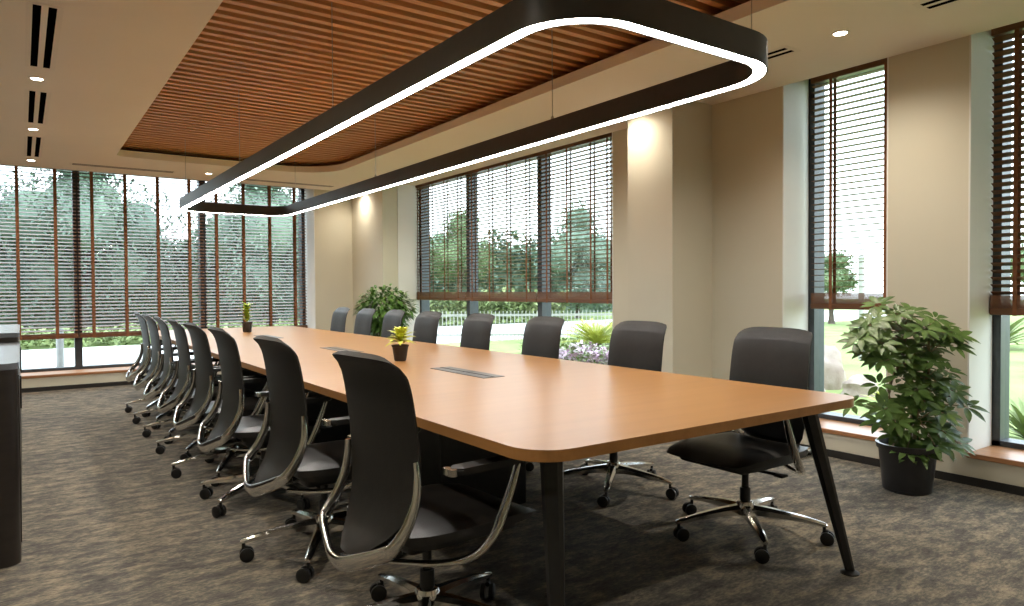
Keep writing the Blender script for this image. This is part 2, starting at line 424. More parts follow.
# ------------------------------------------------------------------ conference table
TX0, TX1, TY0, TY1, TZ = 1.19, 2.945, 1.575, 9.35, .75
tab = thing('conference_table', 'long orange-brown wooden conference table with rounded corners and black splayed legs', 'table', (2.057, 5.46, 0))
bm = bmesh.new()
ol = rrect(TX0 - 2.057, TX1 - 2.057, TY0 - 5.46, TY1 - 5.46, [.14, .10, .14, .14], 10)
prism(bm, ol, TZ - .036, TZ, 0, 1)
es = [e for e in bm.edges if abs(e.verts[0].co.z - e.verts[1].co.z) < 1e-5]
bmesh.ops.bevel(bm, geom=es, offset=.003, segments=2, affect='EDGES', profile=.5)
for f in bm.faces:
    f.material_index = 0 if f.normal.z > .9 or f.calc_center_median().z > TZ - .003 else 1
obj('tabletop', bm, [M['table'], M['edge']], tab)
def table_leg(sx, sy):
    bm = bmesh.new()
    fx, fy = sx * .855, sy * 3.875
    if sy < 0: fx, fy = (sx * .795 + .02), -3.868
    top = Vector((sx * .70, sy * 3.74, TZ - .04)); bot = Vector((fx, fy, .012))
    d = (bot - top).normalized(); side = d.cross(Vector((-sx, -sy, 0)).normalized()).normalized(); fr = side.cross(d)
    rings = []
    for t_, w, dp in ((0, .036, .032), (.5, .028, .026), (1, .018, .018)):
        c = top.lerp(bot, t_)
        rings.append([bm.verts.new(c + side * w * a + fr * dp * b_) for a, b_ in ((-1, -.5), (-.6, -1), (.6, -1), (1, -.5), (1, .5), (0.25, 1), (-.25, 1), (-1, .5))])
    for a, b_ in zip(rings, rings[1:]):
        for k in range(8): bm.faces.new((a[k], a[(k + 1) % 8], b_[(k + 1) % 8], b_[k]))
    bm.faces.new(rings[0]); bm.faces.new(rings[-1])
    l = obj('leg', bm, M['blackmetal'], tab)
    bm = bmesh.new(); lathe(bm, [(.038, 0), (.039, .006), (.018, .016)], 16, bot.x, bot.y); obj('foot_pad', bm, M['plastic'], l, True)
for sx in (-1, 1):
    for sy in (-1, 1): table_leg(sx, sy)
for yy in (-2.1, 0.0, 2.1):
    bm = bmesh.new(); box(bm, -.28, .28, yy - .17, yy + .17, 0, TZ - .04, .01); obj('pedestal', bm, M['blackmetal'], tab)
bm = bmesh.new()
for x in (-.5, .5): box(bm, x - .03, x + .03, -3.66, 3.66, TZ - .09, TZ - .037)
for yy in (-3.6, -2.1, 0, 2.1, 3.6): box(bm, -.66, .66, yy - .03, yy + .03, TZ - .09, TZ - .037)
obj('under_frame', bm, M['blackmetal'], tab)
for yy in (3.39, 5.28, 7.26):
    h = bmesh.new(); y0 = yy - 5.46
    box(h, -.067, .067, y0 - .295, y0 + .295, TZ - .0005, TZ + .003, .001)
    hp = obj('cable_hatch', h, M['hatch'], tab); hp['label'] = 'grey cable flap set in the wooden tabletop'
    bm = bmesh.new(); box(bm, -.062, .062, y0 - .001, y0 + .001, TZ + .0028, TZ + .0036)
    box(bm, -.005, .005, y0 - .29, y0 + .29, TZ + .0028, TZ + .0034); obj('brush_slot', bm, M['slot'], hp)

# ------------------------------------------------------------------ chairs (facing +x, origin on the floor under the gas column)
def make_chair():
    t = thing('swivel_chair', 'chair', 'chair')
    # back shell : tall, gently waisted, flared at the top, narrowing to a tongue behind the seat
    prof = smoothpath([(-.270, 0, 1.003), (-.240, 0, .970), (-.218, 0, .90), (-.202, 0, .80), (-.190, 0, .69), (-.189, 0, .60), (-.203, 0, .52), (-.242, 0, .445), (-.290, 0, .395), (-.314, 0, .370)], 4)
    def hw(z):
        T = ((1.01, .186), (1.000, .198), (.985, .213), (.955, .220), (.88, .223), (.70, .226), (.62, .223), (.55, .212), (.48, .180), (.43, .138), (.395, .095), (.36, .045))
        for (za, wa), (zb, wb) in zip(T, T[1:]):
            if z >= zb: k = (z - zb) / (za - zb); return wb + (wa - wb) * min(1, k)
        return T[-1][1]
    bm = bmesh.new(); NU = 12; grid = []
    for side in (0, 1):
        g = []
        for i, p in enumerate(prof):
            tn = (prof[min(i + 1, len(prof) - 1)] - prof[max(i - 1, 0)]).normalized(); nrm = Vector((-tn.z, 0, tn.x))
            if nrm.x < 0: nrm = -nrm
            w = hw(p.z); row = []
            for k in range(NU + 1):
                u = -1 + 2 * k / NU
                wrap = .016 * abs(u) ** 2.2
                thick = (.032 * (1 - .75 * abs(u) ** 4)) * (1 if .45 < p.z < .97 else .6) * side
                row.append(bm.verts.new((p.x + nrm.x * (wrap + thick), u * w, p.z + nrm.z * thick - (.006 * u ** 4 if p.z > .94 else 0))))
            g.append(row)
        grid.append(g)
    for g in grid:
        for a, b in zip(g, g[1:]):
            for k in range(NU): bm.faces.new((a[k], a[k + 1], b[k + 1], b[k]))
    A, B = grid
    for i in range(len(prof) - 1):
        for k in (0, NU): bm.faces.new((A[i][k], A[i + 1][k], B[i + 1][k], B[i][k]))
    for i in (0, -1):
        for k in range(NU): bm.faces.new((A[i][k], A[i][k + 1], B[i][k + 1], B[i][k]))
    bk = obj('backrest', bm, M['chair'], t, True, 55)
    # polished cradle
    bm = bmesh.new()
    half = [(-.186, .226, .685), (-.184, .232, .63), (-.193, .238, .565), (-.224, .240, .495), (-.266, .234, .440), (-.290, .210, .416), (-.323, .110, .374), (-.340, .045, .352), (-.344, 0, .348)]
    path = smoothpath(half, 4); rad = []
    for i, p in enumerate(path): rad.append(.010 + .016 * min(1, i / (len(path) * .75)))
    full = path + [Vector((p.x, -p.y, p.z)) for p in path[-2::-1]]
    tube(bm, full, rad + rad[-2::-1], 10, .50, 1.15, up=Vector((-.35, 0, .94)))
    tube(bm, [(-.318, 0, .352), (-.24, 0, .352), (-.14, 0, .362), (-.06, 0, .375)], [.022, .024, .026, .03], 10, 1.5, .7)
    obj('back_frame', bm, M['chrome'], t, True, 60)
    # seat cushion
    bm = bmesh.new(); n = 10
    for side in (0, 1):
        g = []
        for i in range(n + 1):
            v = i / n; x = -.200 + .535 * v; row = []
            for k in range(n + 1):
                u = -1 + 2 * k / n
                w = .225 + .035 * math.sin(PI * min(1, v * .9 + .08)) ** .7
                e = max(abs(u), abs(2 * v - 1)) ** 5
                xx = x + (.018 * (1 - abs(u) ** 2.5) if v > .9 else 0) - (.018 * (1 - abs(u) ** 3) if v < .1 else 0)
                zz = .462 - .022 * u * 0 + .012 * abs(u) ** 2 - .040 * max(0, v - .72) ** 1 * 2.2 * (v > .72) - .028 * e if side else .405 - .015 * max(0, v - .7) + .012 * e
                row.append(bm.verts.new((xx, u * w * (1 - .10 * (abs(2 * v - 1) ** 6)), zz)))
            g.append(row)
        for a, b in zip(g, g[1:]):
            for k in range(n): bm.faces.new((a[k], a[k + 1], b[k + 1], b[k]))
        if side == 0: lo = g
        else:
            per = lambda q: [q[0][k] for k in range(n)] + [q[i][n] for i in range(n)] + [q[n][k] for k in range(n, 0, -1)] + [q[i][0] for i in range(n, 0, -1)]
            a, b = per(lo), per(g)
            for k in range(len(a)): bm.faces.new((a[k], a[(k + 1) % len(a)], b[(k + 1) % len(a)], b[k]))
    obj('seat', bm, M['seat'], t, True, 60)
    bm = bmesh.new(); prism(bm, rrect(-.16, .29, -.205, .205, .08, 6), .382, .408); obj('seat_pan', bm, M['plastic'], t, True, 35)
    bm = bmesh.new(); box(bm, -.12, .13, -.085, .085, .325, .385, .02, 3)
    tube(bm, [(.06, .05, .35), (.06, .24, .352)], .008, 8); box(bm, .035, .085, .215, .262, .346, .358, .004)
    obj('tilt_mechanism', bm, M['plastic'], t, True, 35)
    for s in (-1, 1):
        bm = bmesh.new()
        p = smoothpath([(-.20, .075 * s, .335), (-.11, .20 * s, .340), (-.025, .285 * s, .362), (.045, .316 * s, .42), (.09, .320 * s, .50), (.125, .321 * s, .58), (.152, .321 * s, .652)], 5)
        tube(bm, p, [.011 + .006 * math.sin(PI * i / (len(p) - 1)) for i in range(len(p))], 10, 1.25, .75, up=Vector((0, 0, 1)))
        a = obj('armrest', bm, M['chrome'], t, True, 60)
        bm = bmesh.new(); prism(bm, [(x, y + .318 * s) for x, y in rrect(-.115, .175, -.031, .031, .026, 5)], .650, .672)
        bmesh.ops.bevel(bm, geom=[e for e in bm.edges if abs(e.verts[0].co.z - e.verts[1].co.z) < 1e-6], offset=.006, segments=2, affect='EDGES')
        obj('arm_pad', bm, M['plastic'], a, True, 40)
        bm = bmesh.new(); prism(bm, [(x, y + .318 * s) for x, y in rrect(-.132, -.108, -.028, .028, .01, 4)], .651, .6715); obj('arm_end_cap', bm, M['chrome'], a, True, 40)
    bm = bmesh.new(); lathe(bm, [(.026, .10), (.026, .235), (.017, .236), (.017, .335)], 18); obj('gas_column', bm, M['blackmetal'], t, True, 35)
    bm = bmesh.new()
    lathe(bm, [(.030, .095), (.045, .10), (.047, .145), (.038, .168), (.028, .172)], 20)
    for k in range(5):
        a = 2 * PI * k / 5; d = Vector((math.cos(a), math.sin(a), 0)); s = Vector((-d.y, d.x, 0)); rings = []
        for r_, zc, w, hh in ((.03, .128, .030, .026), (.12, .125, .025, .020), (.26, .110, .019, .014), (.352, .094, .015, .010), (.372, .090, .010, .007)):
            c = d * r_ + Vector((0, 0, zc))
            rings.append([bm.verts.new(c + s * w * p + Vector((0, 0, hh * q))) for p, q in ((-1, -.9), (1, -.9), (1, .3), (.45, 1), (-.45, 1), (-1, .3))])
        for p, q in zip(rings, rings[1:]):
            for j in range(6): bm.faces.new((p[j], p[(j + 1) % 6], q[(j + 1) % 6], q[j]))
        bm.faces.new(rings[0]); bm.faces.new(rings[-1])
    base = obj('star_base', bm, M['chrome'], t, True, 40)
    for k in range(5):
        a = 2 * PI * k / 5; bm = bmesh.new(); yaw = random.uniform(0, 2 * PI)
        c = Vector((.358 * math.cos(a), .358 * math.sin(a), 0)); ax = Vector((math.cos(yaw), math.sin(yaw), 0)); fw = Vector((-ax.y, ax.x, 0)) * .014
        for s in (-1, 1):
            o0 = c + fw + ax * (s * .008); o1 = c + fw + ax * (s * .028)
            tube(bm, [o0 + Vector((0, 0, .031)), o0.lerp(o1, .25) + Vector((0, 0, .031)), o0.lerp(o1, .8) + Vector((0, 0, .031)), o1 + Vector((0, 0, .031))], [.029, .031, .031, .024], 18)
        tube(bm, [c + Vector((0, 0, .055)), c + Vector((0, 0, .085))], .008, 8)
        tube(bm, [c + fw * .2 + Vector((0, 0, .060)), c + fw * 1.2 + Vector((0, 0, .058))], [.012, .010], 8)
        obj('caster', bm, M['plastic'], base, True, 40)
    return t
chair0 = make_chair()
def copy_tree(o, parent=None):
    c = o.copy(); C.objects.link(c)
    if parent: c.parent = parent
    for ch in list(o.children): copy_tree(ch, c)
    return c
LEFT = [(1.158, 2.18, 5, 20), (1.150, 3.18, 3, 23), (1.15, 4.18, 1, 0), (1.15, 4.94, 2, 28), (1.163, 5.69, 0, 18), (1.168, 6.43, -1, 18), (1.178, 7.15, 1, 18), (1.193, 7.87, 0, 18)]
RIGHT = [(2.915, 2.15, 180, 14), (2.935, 3.11, 181, 4), (2.935, 4.08, 179, 30), (2.935, 4.98, 180, 10), (2.935, 5.87, 181, 50), (2.935, 6.62, 179, 22), (2.935, 7.35, 180, 37), (2.935, 8.09, 180, 8)]
LL = ['black swivel chair nearest the camera, its back turned to us, left of the table',
      'black swivel chair on the cabinet side of the table, second from the camera',
      'black swivel chair on the cabinet side, third from the camera',
      'black swivel chair on the cabinet side, fourth from the camera',
      'black swivel chair on the cabinet side, fifth from the camera, halfway along the row',
      'black swivel chair on the cabinet side, third from the far window',
      'black swivel chair on the cabinet side, last but one before the far window',
      'black swivel chair on the cabinet side, last in the row beside the far window']
RL = ['black swivel chair on the window side, nearest the camera, by the tall potted plant',
      'black swivel chair in front of the cream pier, second from the camera',
      'black swivel chair on the window side, just left of the outdoor palm',
      'black swivel chair on the window side, fourth from the camera',
      'black swivel chair on the window side just right of the bushy corner plant',
      'black swivel chair in front of the bushy plant, behind the yellow table plant',
      'black swivel chair on the window side, last but one in its row',
      'black swivel chair on the window side, last in the row before the cream end wall']
for i, ((x, y, rz, br), lb) in enumerate(list(zip(LEFT, LL)) + list(zip(RIGHT, RL))):
    o = chair0 if i == 0 else copy_tree(chair0)
    o.location = (x, y, 0); o.rotation_euler = (0, 0, R(rz))
    o['label'] = lb; o['group'] = 'black swivel chairs round the conference table'
    for ch in o.children:
        if ch.name.startswith('star_base'): ch.rotation_euler = (0, 0, R(br - rz))

# ------------------------------------------------------------------ pendant ring light
RX0, RX1, RY0, RY1, RZ = 1.455, 2.72, 1.745, 8.78, 2.14
ring = thing('pendant_ring_light', 'large black rounded-rectangle pendant lamp glowing underneath, hung above the table', 'pendant lamp', (2.06, 5.18, RZ))
def ringloop(bm, off, z, r): return [bm.verts.new((x - 2.06, y - 5.18, z)) for x, y in rrect(RX0 + off, RX1 - off, RY0 + off, RY1 - off, r - off, 12)]
bm = bmesh.new(); RH, RW, RR = .115, .064, .30
L_ = [ringloop(bm, 0, 0, RR), ringloop(bm, 0, RH, RR), ringloop(bm, RW, RH, RR), ringloop(bm, RW, 0, RR), ringloop(bm, RW - .006, 0, RR), ringloop(bm, RW - .006, .010, RR), ringloop(bm, .006, .010, RR), ringloop(bm, .006, 0, RR)]
n = len(L_[0])
for a, b in zip(L_, L_[1:] + L_[:1]):
    for k in range(n): bm.faces.new((a[k], a[(k + 1) % n], b[(k + 1) % n], b[k]))
obj('housing', bm, M['ringmetal'], ring, True, 40)
bm = bmesh.new()
a, b = ringloop(bm, .007, .002, RR), ringloop(bm, RW - .007, .002, RR)
a2, b2 = ringloop(bm, .007, .009, RR), ringloop(bm, RW - .007, .009, RR)
for p, q in ((a, b), (b, b2), (b2, a2), (a2, a)):
    for k in range(n): bm.faces.new((p[k], p[(k + 1) % n], q[(k + 1) % n], q[k]))
obj('diffuser', bm, M['ring_led'], ring)
for xx in (RX0 + .032, RX1 - .032):
    for yy in (1.95, 3.9, 6.0, 8.3):
        if (xx, yy) == (RX1 - .032, 3.9): yy = 3.38
        bm = bmesh.new(); tube(bm, [(xx - 2.06, yy - 5.18, RH - .002), (xx - 2.06, yy - 5.18, 2.876 - RZ)], .0028, 6)
        lathe(bm, [(.010, RH - .002), (.010, RH + .02), (.004, RH + .03)], 10, xx - 2.06, yy - 5.18)
        obj('suspension_wire', bm, M['wire'], ring)

# ------------------------------------------------------------------ downlights and air slots
def downlight(x, y, label, power):
    t = thing('downlight', label, 'ceiling light', (x, y, ZC), 0, 'recessed ceiling downlights')
    bm = bmesh.new(); lathe(bm, [(.0355, -.001), (.042, -.005), (.052, -.004), (.054, .0)], 20, close=False); obj('trim_ring', bm, M['vent'], t, True)
    bm = bmesh.new(); lathe(bm, [(.036, -.002), (.036, -.0008)], 20); obj('lens', bm, M['dl_led'], t)
    l = bpy.data.lights.new('downlight_beam', 'SPOT'); l.energy = power; l.spot_size = R(150); l.spot_blend = 1; l.color = (1, .89, .74); l.shadow_soft_size = .04
    lo = bpy.data.objects.new('downlight_beam', l); C.objects.link(lo); lo.parent = t; lo.location = (0, 0, -.012)
DLP = 52
YD = [.39, 2.32, 4.20, 6.07, 7.96, 9.85]
nm = {2: 'out of frame', 3: 'nearest of the three between the air slots on the left', 4: 'middle of the three on the left', 5: 'on the left nearest the end window'}
for k, y in enumerate(YD):
    lb = {0: 'small round recessed downlight over the cabinet aisle, behind the camera', 1: 'small round recessed downlight over the cabinet aisle, level with the near table end', 2: 'small round recessed downlight over the cabinet aisle, above the frame',
          3: 'small round downlight at top left, just past the nearest double air slot', 4: 'small round downlight at left between the second and third double air slots', 5: 'small round downlight at left next to the end wall blind'}[k]
    downlight(.115, y, lb, DLP)
    lb = {0: 'small round recessed downlight along the window wall, right of the camera', 1: 'small round downlight in front of the narrow blind near the tall potted plant', 2: 'small round downlight washing the near cream pier',
          3: 'small round downlight along the window wall by the nearer mullion', 4: 'small round downlight along the window wall by the farther mullion', 5: 'small round downlight washing the far corner pier'}[k]
    downlight(4.06, y, lb, 22 if k in (2, 5) else DLP)
downlight(2.02, 9.72, 'small round downlight above the end wall middle blind', DLP)
def vent(x, y0, y1, label, along='Y'):
    h = (y1 - y0) / 2
    loc = (x, (y0 + y1) / 2, ZC) if along == 'Y' else ((y0 + y1) / 2, x, ZC)
    t = thing('air_vent', label, 'air vent', loc, 0 if along == 'Y' else PI / 2, 'linear slot diffusers in the ceiling')
    bm = bmesh.new(); w = .085
    for a, b in ((-w, -.055), (-.016, .016), (.055, w)): box(bm, a, b, -h, h, -.0015, .001)
    for a, b in ((-h - .03, -h), (h, h + .03)): box(bm, -w, w, a, b, -.0015, .001)
    obj('vent_frame', bm, M['vent'], t)
    for a in (-.0355, .0355):
        bm = bmesh.new(); box(bm, a - .0195, a + .0195, -h, h, -.0012, .001); obj('slot', bm, M['slot'], t)
for y0, y1, ll, lr in ((.66, 1.84, None, 'black double air slot at the top right edge, cut by the frame'), (2.66, 3.83, 'black double air slot over the aisle, above the frame', 'black double air slot beside the near corner of the ring light'),
                   (4.51, 5.74, 'black double air slot at top left, nearest and largest of three', 'black double air slot along the window wall, hidden by the ring light'), (6.45, 7.65, 'black double air slot at left, middle of three', 'black double air slot along the window wall, farther one'),
                   (8.34, 9.55, 'black double air slot at left, farthest of three, next to the blinds', None)):
    if ll: vent(.128, y0, y1, ll)
    if lr: vent(4.06, y0, y1, lr)
vent(9.85, .52, 1.62, 'thin air slot across the ceiling before the end wall, left one', 'X')
vent(9.95, 2.5, 3.78, 'thin air slot across the ceiling before the end wall, right one', 'X')

# ------------------------------------------------------------------ cabinets at the left edge
def credenza(y0, y1, h, label, r):
    t = thing('credenza', label, 'cabinet', (-.42, (y0 + y1) / 2, 0))
    d = (y1 - y0) / 2
    bm = bmesh.new(); prism(bm, rrect(-.40, .40, -d, d, r, 6), .0, h - .03); obj('body', bm, M['credenza'], t, True, 35)
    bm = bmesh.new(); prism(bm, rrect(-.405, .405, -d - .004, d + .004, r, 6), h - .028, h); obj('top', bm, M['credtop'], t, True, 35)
    for k in (-1, 1):
        bm = bmesh.new(); box(bm, .400, .404, k * d / 2 - d * .40, k * d / 2 + d * .40, .08, h - .06); dr = obj('door', bm, M['credenza'], t)
        bm = bmesh.new(); box(bm, .404, .412, -k * .0 + k * .06 - .006, k * .06 + .006, h - .30, h - .14); obj('handle', bm, M['blackmetal'], dr)
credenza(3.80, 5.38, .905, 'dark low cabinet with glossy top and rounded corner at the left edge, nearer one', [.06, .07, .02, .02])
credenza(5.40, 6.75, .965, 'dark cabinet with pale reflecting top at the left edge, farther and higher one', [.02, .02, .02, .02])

# ------------------------------------------------------------------ plants
def pot(bm, r0, r1, h, rim=.012, n=28):
    lathe(bm, [(r0 * .9, 0), (r0, .008), (r1 * .985, h - rim * 2.4), (r1 + rim * .6, h - rim * 2.2), (r1 + rim, h), (r1 - rim * .4, h), (r1 - rim, h - .03)], n, close=False)
    bm.faces.new([v for v in bm.verts[:n]][::-1])
ZUP = Vector((0, 0, 1))
# tall schefflera
t = thing('umbrella_plant', 'tall umbrella plant with glossy finger leaves in a black pot by the window wall', 'potted plant', (4.335, 2.05, 0))
bm = bmesh.new(); pot(bm, .132, .158, .285, .014, 36); obj('pot', bm, M['pot'], t, True, 40)
bm = bmesh.new(); lathe(bm, [(.001, .255), (.10, .257), (.148, .250)], 28); obj('soil', bm, M['soil'], t)
RV = Vector((.818, -.575, 0)); DV = Vector((.575, .818, 0))
CL = [(-.10, 1.11), (-.02, 1.06), (.10, 1.07), (.20, 1.03), (.355, .985), (.375, .93), (-.375, .935), (-.30, 1.0), (-.34, .90), (-.22, 1.03), (-.17, .95), (-.24, .90),
      (-.10, .98), (.0, .95), (.08, .98), (.16, .94), (.24, .96), (-.14, .85), (-.06, .86), (.03, .86), (.12, .86), (.20, .86), (.27, .80), (.31, .88),
      (-.20, .80), (-.11, .78), (-.02, .80), (.06, .78), (.28, .70), (.21, .74), (.13, .72),
      (-.245, .66), (-.20, .52), (-.26, .50), (-.15, .42), (.05, .62), (.14, .60), (.22, .60), (.31, .58), (.38, .53), (.10, .52), (.20, .50), (.30, .46), (.40, .40),
      (.02, .50), (.34, .36), (.24, .38), (.14, .40), (.05, .40), (-.01, .33), (.07, .29), (.16, .31), (.36, .30), (.25, .30), (-.05, .45), (.10, .66), (.24, .66), (.33, .64)]
lv = bmesh.new(); st = bmesh.new()
roots = []
for a, b, hgt in ((-.08, .02, .95), (.02, -.04, .85), (.07, .05, .8)):
    base = RV * a * .5 + DV * b + ZUP * .26
    mid = base + RV * (-.06 if a < 0 else .04) + ZUP * hgt * .35
    top = mid + RV * (.10 if a < 0 else .05) + ZUP * hgt * .42
    p = smoothpath([base, mid, mid.lerp(top, .5) + RV * .03, top], 6)
    tube(st, p, [.012 - .007 * i / len(p) for i in range(len(p))], 8); roots += p[3:]
CL2 = [(a, z, 1) for a, z in CL] + [(a + random.uniform(-.07, .07), z + random.uniform(-.06, .05), 2) for a, z in CL if z < 1.04 and -.28 < a < .36 and not (a < -.12 and z < .75)]
for a, z, pas in CL2:
    a = a * .82 - .07
    dep = random.uniform(-.20, .13) if pas == 1 else random.uniform(-.13, .06)
    if z > 1: dep *= .6
    c = RV * a + DV * dep + ZUP * z
    nr = min(roots, key=lambda q: (q - c).length + abs(q.z - c.z + .08) * .6)
    p = smoothpath([nr, nr.lerp(c, .5) + ZUP * .03, c], 5)
    tube(st, p, .0032, 5)
    out = Vector((c.x, c.y, .10 + random.uniform(-.05, .15)))
    axis = (out.normalized() * .35 + ZUP * .75 + Vector((-.38, -.32, 0))).normalized()
    s1 = axis.cross(Vector((.3, .5, .1))).normalized(); s2 = axis.cross(s1)
    nl = random.choice((7, 8, 8, 9)); ph = random.random() * 6
    for k in range(nl):
        an = ph + 2 * PI * k / nl
        d = (s1 * math.cos(an) + s2 * math.sin(an)) + axis * random.uniform(.05, .35)
        L = random.uniform(.075, .108)
        leaf(lv, c + d.normalized() * .018, d, axis, L, L * .40, random.uniform(.05, .32), .2, 4)
obj('stems', st, M['stem'], t, True, 60); obj('foliage', lv, M['leaf'], t, True, 80)

# ficus in the far corner
t = thing('bushy_plant', 'bushy round-crowned green plant in the far corner behind the chairs', 'potted plant', (4.03, 8.72, 0))
bm = bmesh.new(); pot(bm, .15, .185, .32, .014, 28); obj('pot', bm, M['pot'], t, True, 40)
bm = bmesh.new(); lathe(bm, [(.001, .29), (.17, .285)], 24); obj('soil', bm, M['soil'], t)
lv = bmesh.new(); st = bmesh.new()
for k in range(5):
    a = k * 1.26; p = smoothpath([(math.cos(a) * .03, math.sin(a) * .03, .28), (math.cos(a) * .05, math.sin(a) * .05, .55), (math.cos(a) * .18, math.sin(a) * .18, .95)], 5)
    tube(st, p, [.011 - .0007 * i for i in range(len(p))], 7)
k = 0
while k < 1700:
    v = Vector((random.uniform(-1, 1), random.uniform(-1, 1), random.uniform(-1, 1)))
    if not .35 < v.length < 1: continue
    k += 1
    lump = 1 + .13 * math.sin(v.x * 7) * math.cos(v.y * 6 + 1)
    c = Vector((v.x * .385 * lump, v.y * .36 * lump, .945 + v.z * .335))
    if v.z < -.3: c.x *= .8; c.y *= .8
    if k > 1450: c = Vector((random.uniform(-.15, .15), random.uniform(-.15, .15), random.uniform(.36, .66)))
    d = Vector((v.x, v.y, v.z * .5 + random.uniform(-.5, .3))) + Vector((random.uniform(-.5, .5), random.uniform(-.5, .5), 0))
    leaf(lv, c, d, ZUP, random.uniform(.07, .10), .045, .35, .2, 3)
obj('stems', st, M['stem'], t, True, 60); obj('foliage', lv, M['leaf2'], t, True, 80)

# small table plants
t = thing('table_plant', 'small yellow-green leafy plant in a dark tapered pot in the middle of the table', 'potted plant', (2.05, 4.21, TZ + .001))
bm = bmesh.new(); pot(bm, .040, .054, .105, .005, 20); obj('pot', bm, M['potm'], t, True, 40)
bm = bmesh.new(); lathe(bm, [(.001, .092), (.046, .091)], 18); obj('soil', bm, M['soil'], t)
lv = bmesh.new(); st = bmesh.new(); tube(st, [(0, 0, .09), (.004, 0, .15)], .006, 7); obj('stem', st, M['stem'], t, True)
for k in range(50):
    a = 2.4 * k; e = random.uniform(.05, .5) + 1.5 * (k / 50) ** 1.6
    d = Vector((math.cos(a), math.sin(a), e)); L = random.uniform(.10, .14)
    leaf(lv, Vector((.004, 0, .120 + .0010 * k)), d, ZUP, L, .040, .35, .25, 5)
obj('foliage', lv, M['leafy'], t, True, 80)
t = thing('table_plant', 'small upright lime-green plant in a dark pot near the far end of the table', 'potted plant', (2.10, 8.25, TZ + .001))
bm = bmesh.new(); pot(bm, .046, .056, .115, .005, 20); obj('pot', bm, M['potm'], t, True, 40)
bm = bmesh.new(); lathe(bm, [(.001, .102), (.05, .10)], 18); obj('soil', bm, M['soil'], t)
lv = bmesh.new(); st = bmesh.new(); tube(st, [(0, 0, .10), (0, 0, .28)], .005, 7); obj('stem', st, M['stem'], t, True)
for k in range(44):
    a = 2.4 * k; zz = .11 + .19 * k / 44
    leaf(lv, Vector((0, 0, zz)), Vector((math.cos(a), math.sin(a), random.uniform(.4, 1.4))), ZUP, random.uniform(.075, .11), .042, .2, .25, 4)
obj('foliage', lv, M['leafl'], t, True, 80)

# ------------------------------------------------------------------ the garden outside
GZ = -.15
bm = bmesh.new(); box(bm, -60, 80, -40, 90, GZ - .3, GZ); struct('ground_lawn', bm, M['lawn'])
bm = bmesh.new(); box(bm, -60, 5.0, YF + .72, 19.9, GZ, GZ + .02); struct('ground_paving', bm, M['pave'])
bm = bmesh.new(); box(bm, 8.5, 40, 15.5, 22.5, GZ, GZ + .02); struct('ground_path', bm, M['pave'])

def crown_mesh(bm, blobs, nleaf, size):
    for (cx, cy, cz, r) in blobs:
        for _ in range(nleaf):
            v = Vector((random.gauss(0, 1), random.gauss(0, 1), random.gauss(0, 1))).normalized() * r * random.uniform(.55, 1.08)
            p = Vector((cx, cy, cz)) + v
            d = Vector((random.uniform(-1, 1), random.uniform(-1, 1), random.uniform(-.8, .5)))
            leaf(bm, p, d, ZUP, size * random.uniform(.7, 1.3), size * .6, .2, .15, 2)
        r_ = bmesh.ops.create_icosphere(bm, subdivisions=2, radius=r * .62)
        for v in r_['verts']: v.co = v.co * random.uniform(.9, 1.1) + Vector((cx, cy, cz))
def make_tree(label, kind, leafm):
    t = thing('tree', label, 'tree')
    bm = bmesh.new()
    tube(bm, [(0, 0, 0), (.05, 0, 1.2), (0, .05, 2.6)], [.16, .13, .10], 9)
    for a in (0, 2.1, 4.2): tube(bm, [(0, .02, 1.9), (math.cos(a) * .9, math.sin(a) * .9, 3.2)], [.08, .04], 7)
    obj('trunk', bm, M['bark'], t, True)
    bm = bmesh.new()
    if kind == 0: bl = [(0, 0, 3.4, 1.5), (1.2, .3, 3.0, 1.2), (-1.2, -.2, 2.9, 1.3), (.2, 1, 2.9, 1.2), (.1, -1, 2.8, 1.2), (0, .1, 4.6, 1.0), (-.9, .2, 1.7, 1.1), (1.0, -.2, 1.6, 1.1), (.1, -.5, 1.2, 1.0), (-1.7, .1, 1.5, .8), (1.8, 0, 1.4, .8)]
    else: bl = [(0, 0, 3.2, 1.2), (.9, 0, 2.9, .9), (-.8, .3, 2.8, .9), (0, -.7, 2.6, .9), (.1, .2, 4.2, .8)]
    crown_mesh(bm, bl, 1000, .15)
    obj('crown', bm, leafm, t)
    return t
tA = make_tree('', 0, M['tree']); tB = make_tree('', 1, M['tree2'])
used = set()
def place_tree(src, x, y, s, label, sz=None):
    o = src if src.name not in used else copy_tree(src)
    used.add(src.name)
    o.location = (x, y, GZ); o.scale = (s, s, sz or s); o.rotation_euler = (0, 0, random.uniform(0, 6)); o['label'] = label; o['group'] = 'garden trees seen through the windows'
place_tree(tA, -3.9, 25.0, 1.2, 'dark green tree outside, behind the leftmost end wall blind')
place_tree(tA, 1.7, 26.6, 1.2, 'dark green tree outside, behind the left mullion of the end wall window')
place_tree(tA, 6.9, 24.6, 1.15, 'dark green tree outside, behind the middle end wall blind')
place_tree(tB, 11.9, 27.6, 1.05, 'pale green tree outside, behind the end wall blind nearest the corner')
place_tree(tB, -9.4, 28.0, 1.4, 'pale green tree outside beyond the left edge of the end wall window')
place_tree(tA, 21.5, 25.2, 1.0, 'dark green tree outside the wide side window, behind its middle blind')
place_tree(tB, 16.0, 26.8, 1.0, 'pale green tree outside the wide side window, behind its farthest blind')
place_tree(tA, 20.5, 18.5, .95, 'dark green tree outside the wide side window, behind its nearest blind')
place_tree(tB, 25.0, 14.6, .85, 'pale green tree on the lawn outside the narrow window, left one', .56)
place_tree(tB, 26.0, 11.2, .8, 'pale green tree on the lawn outside the narrow window, right one', .5)
place_tree(tB, 31.0, 10.0, .75, 'pale green tree on the lawn at the far right')

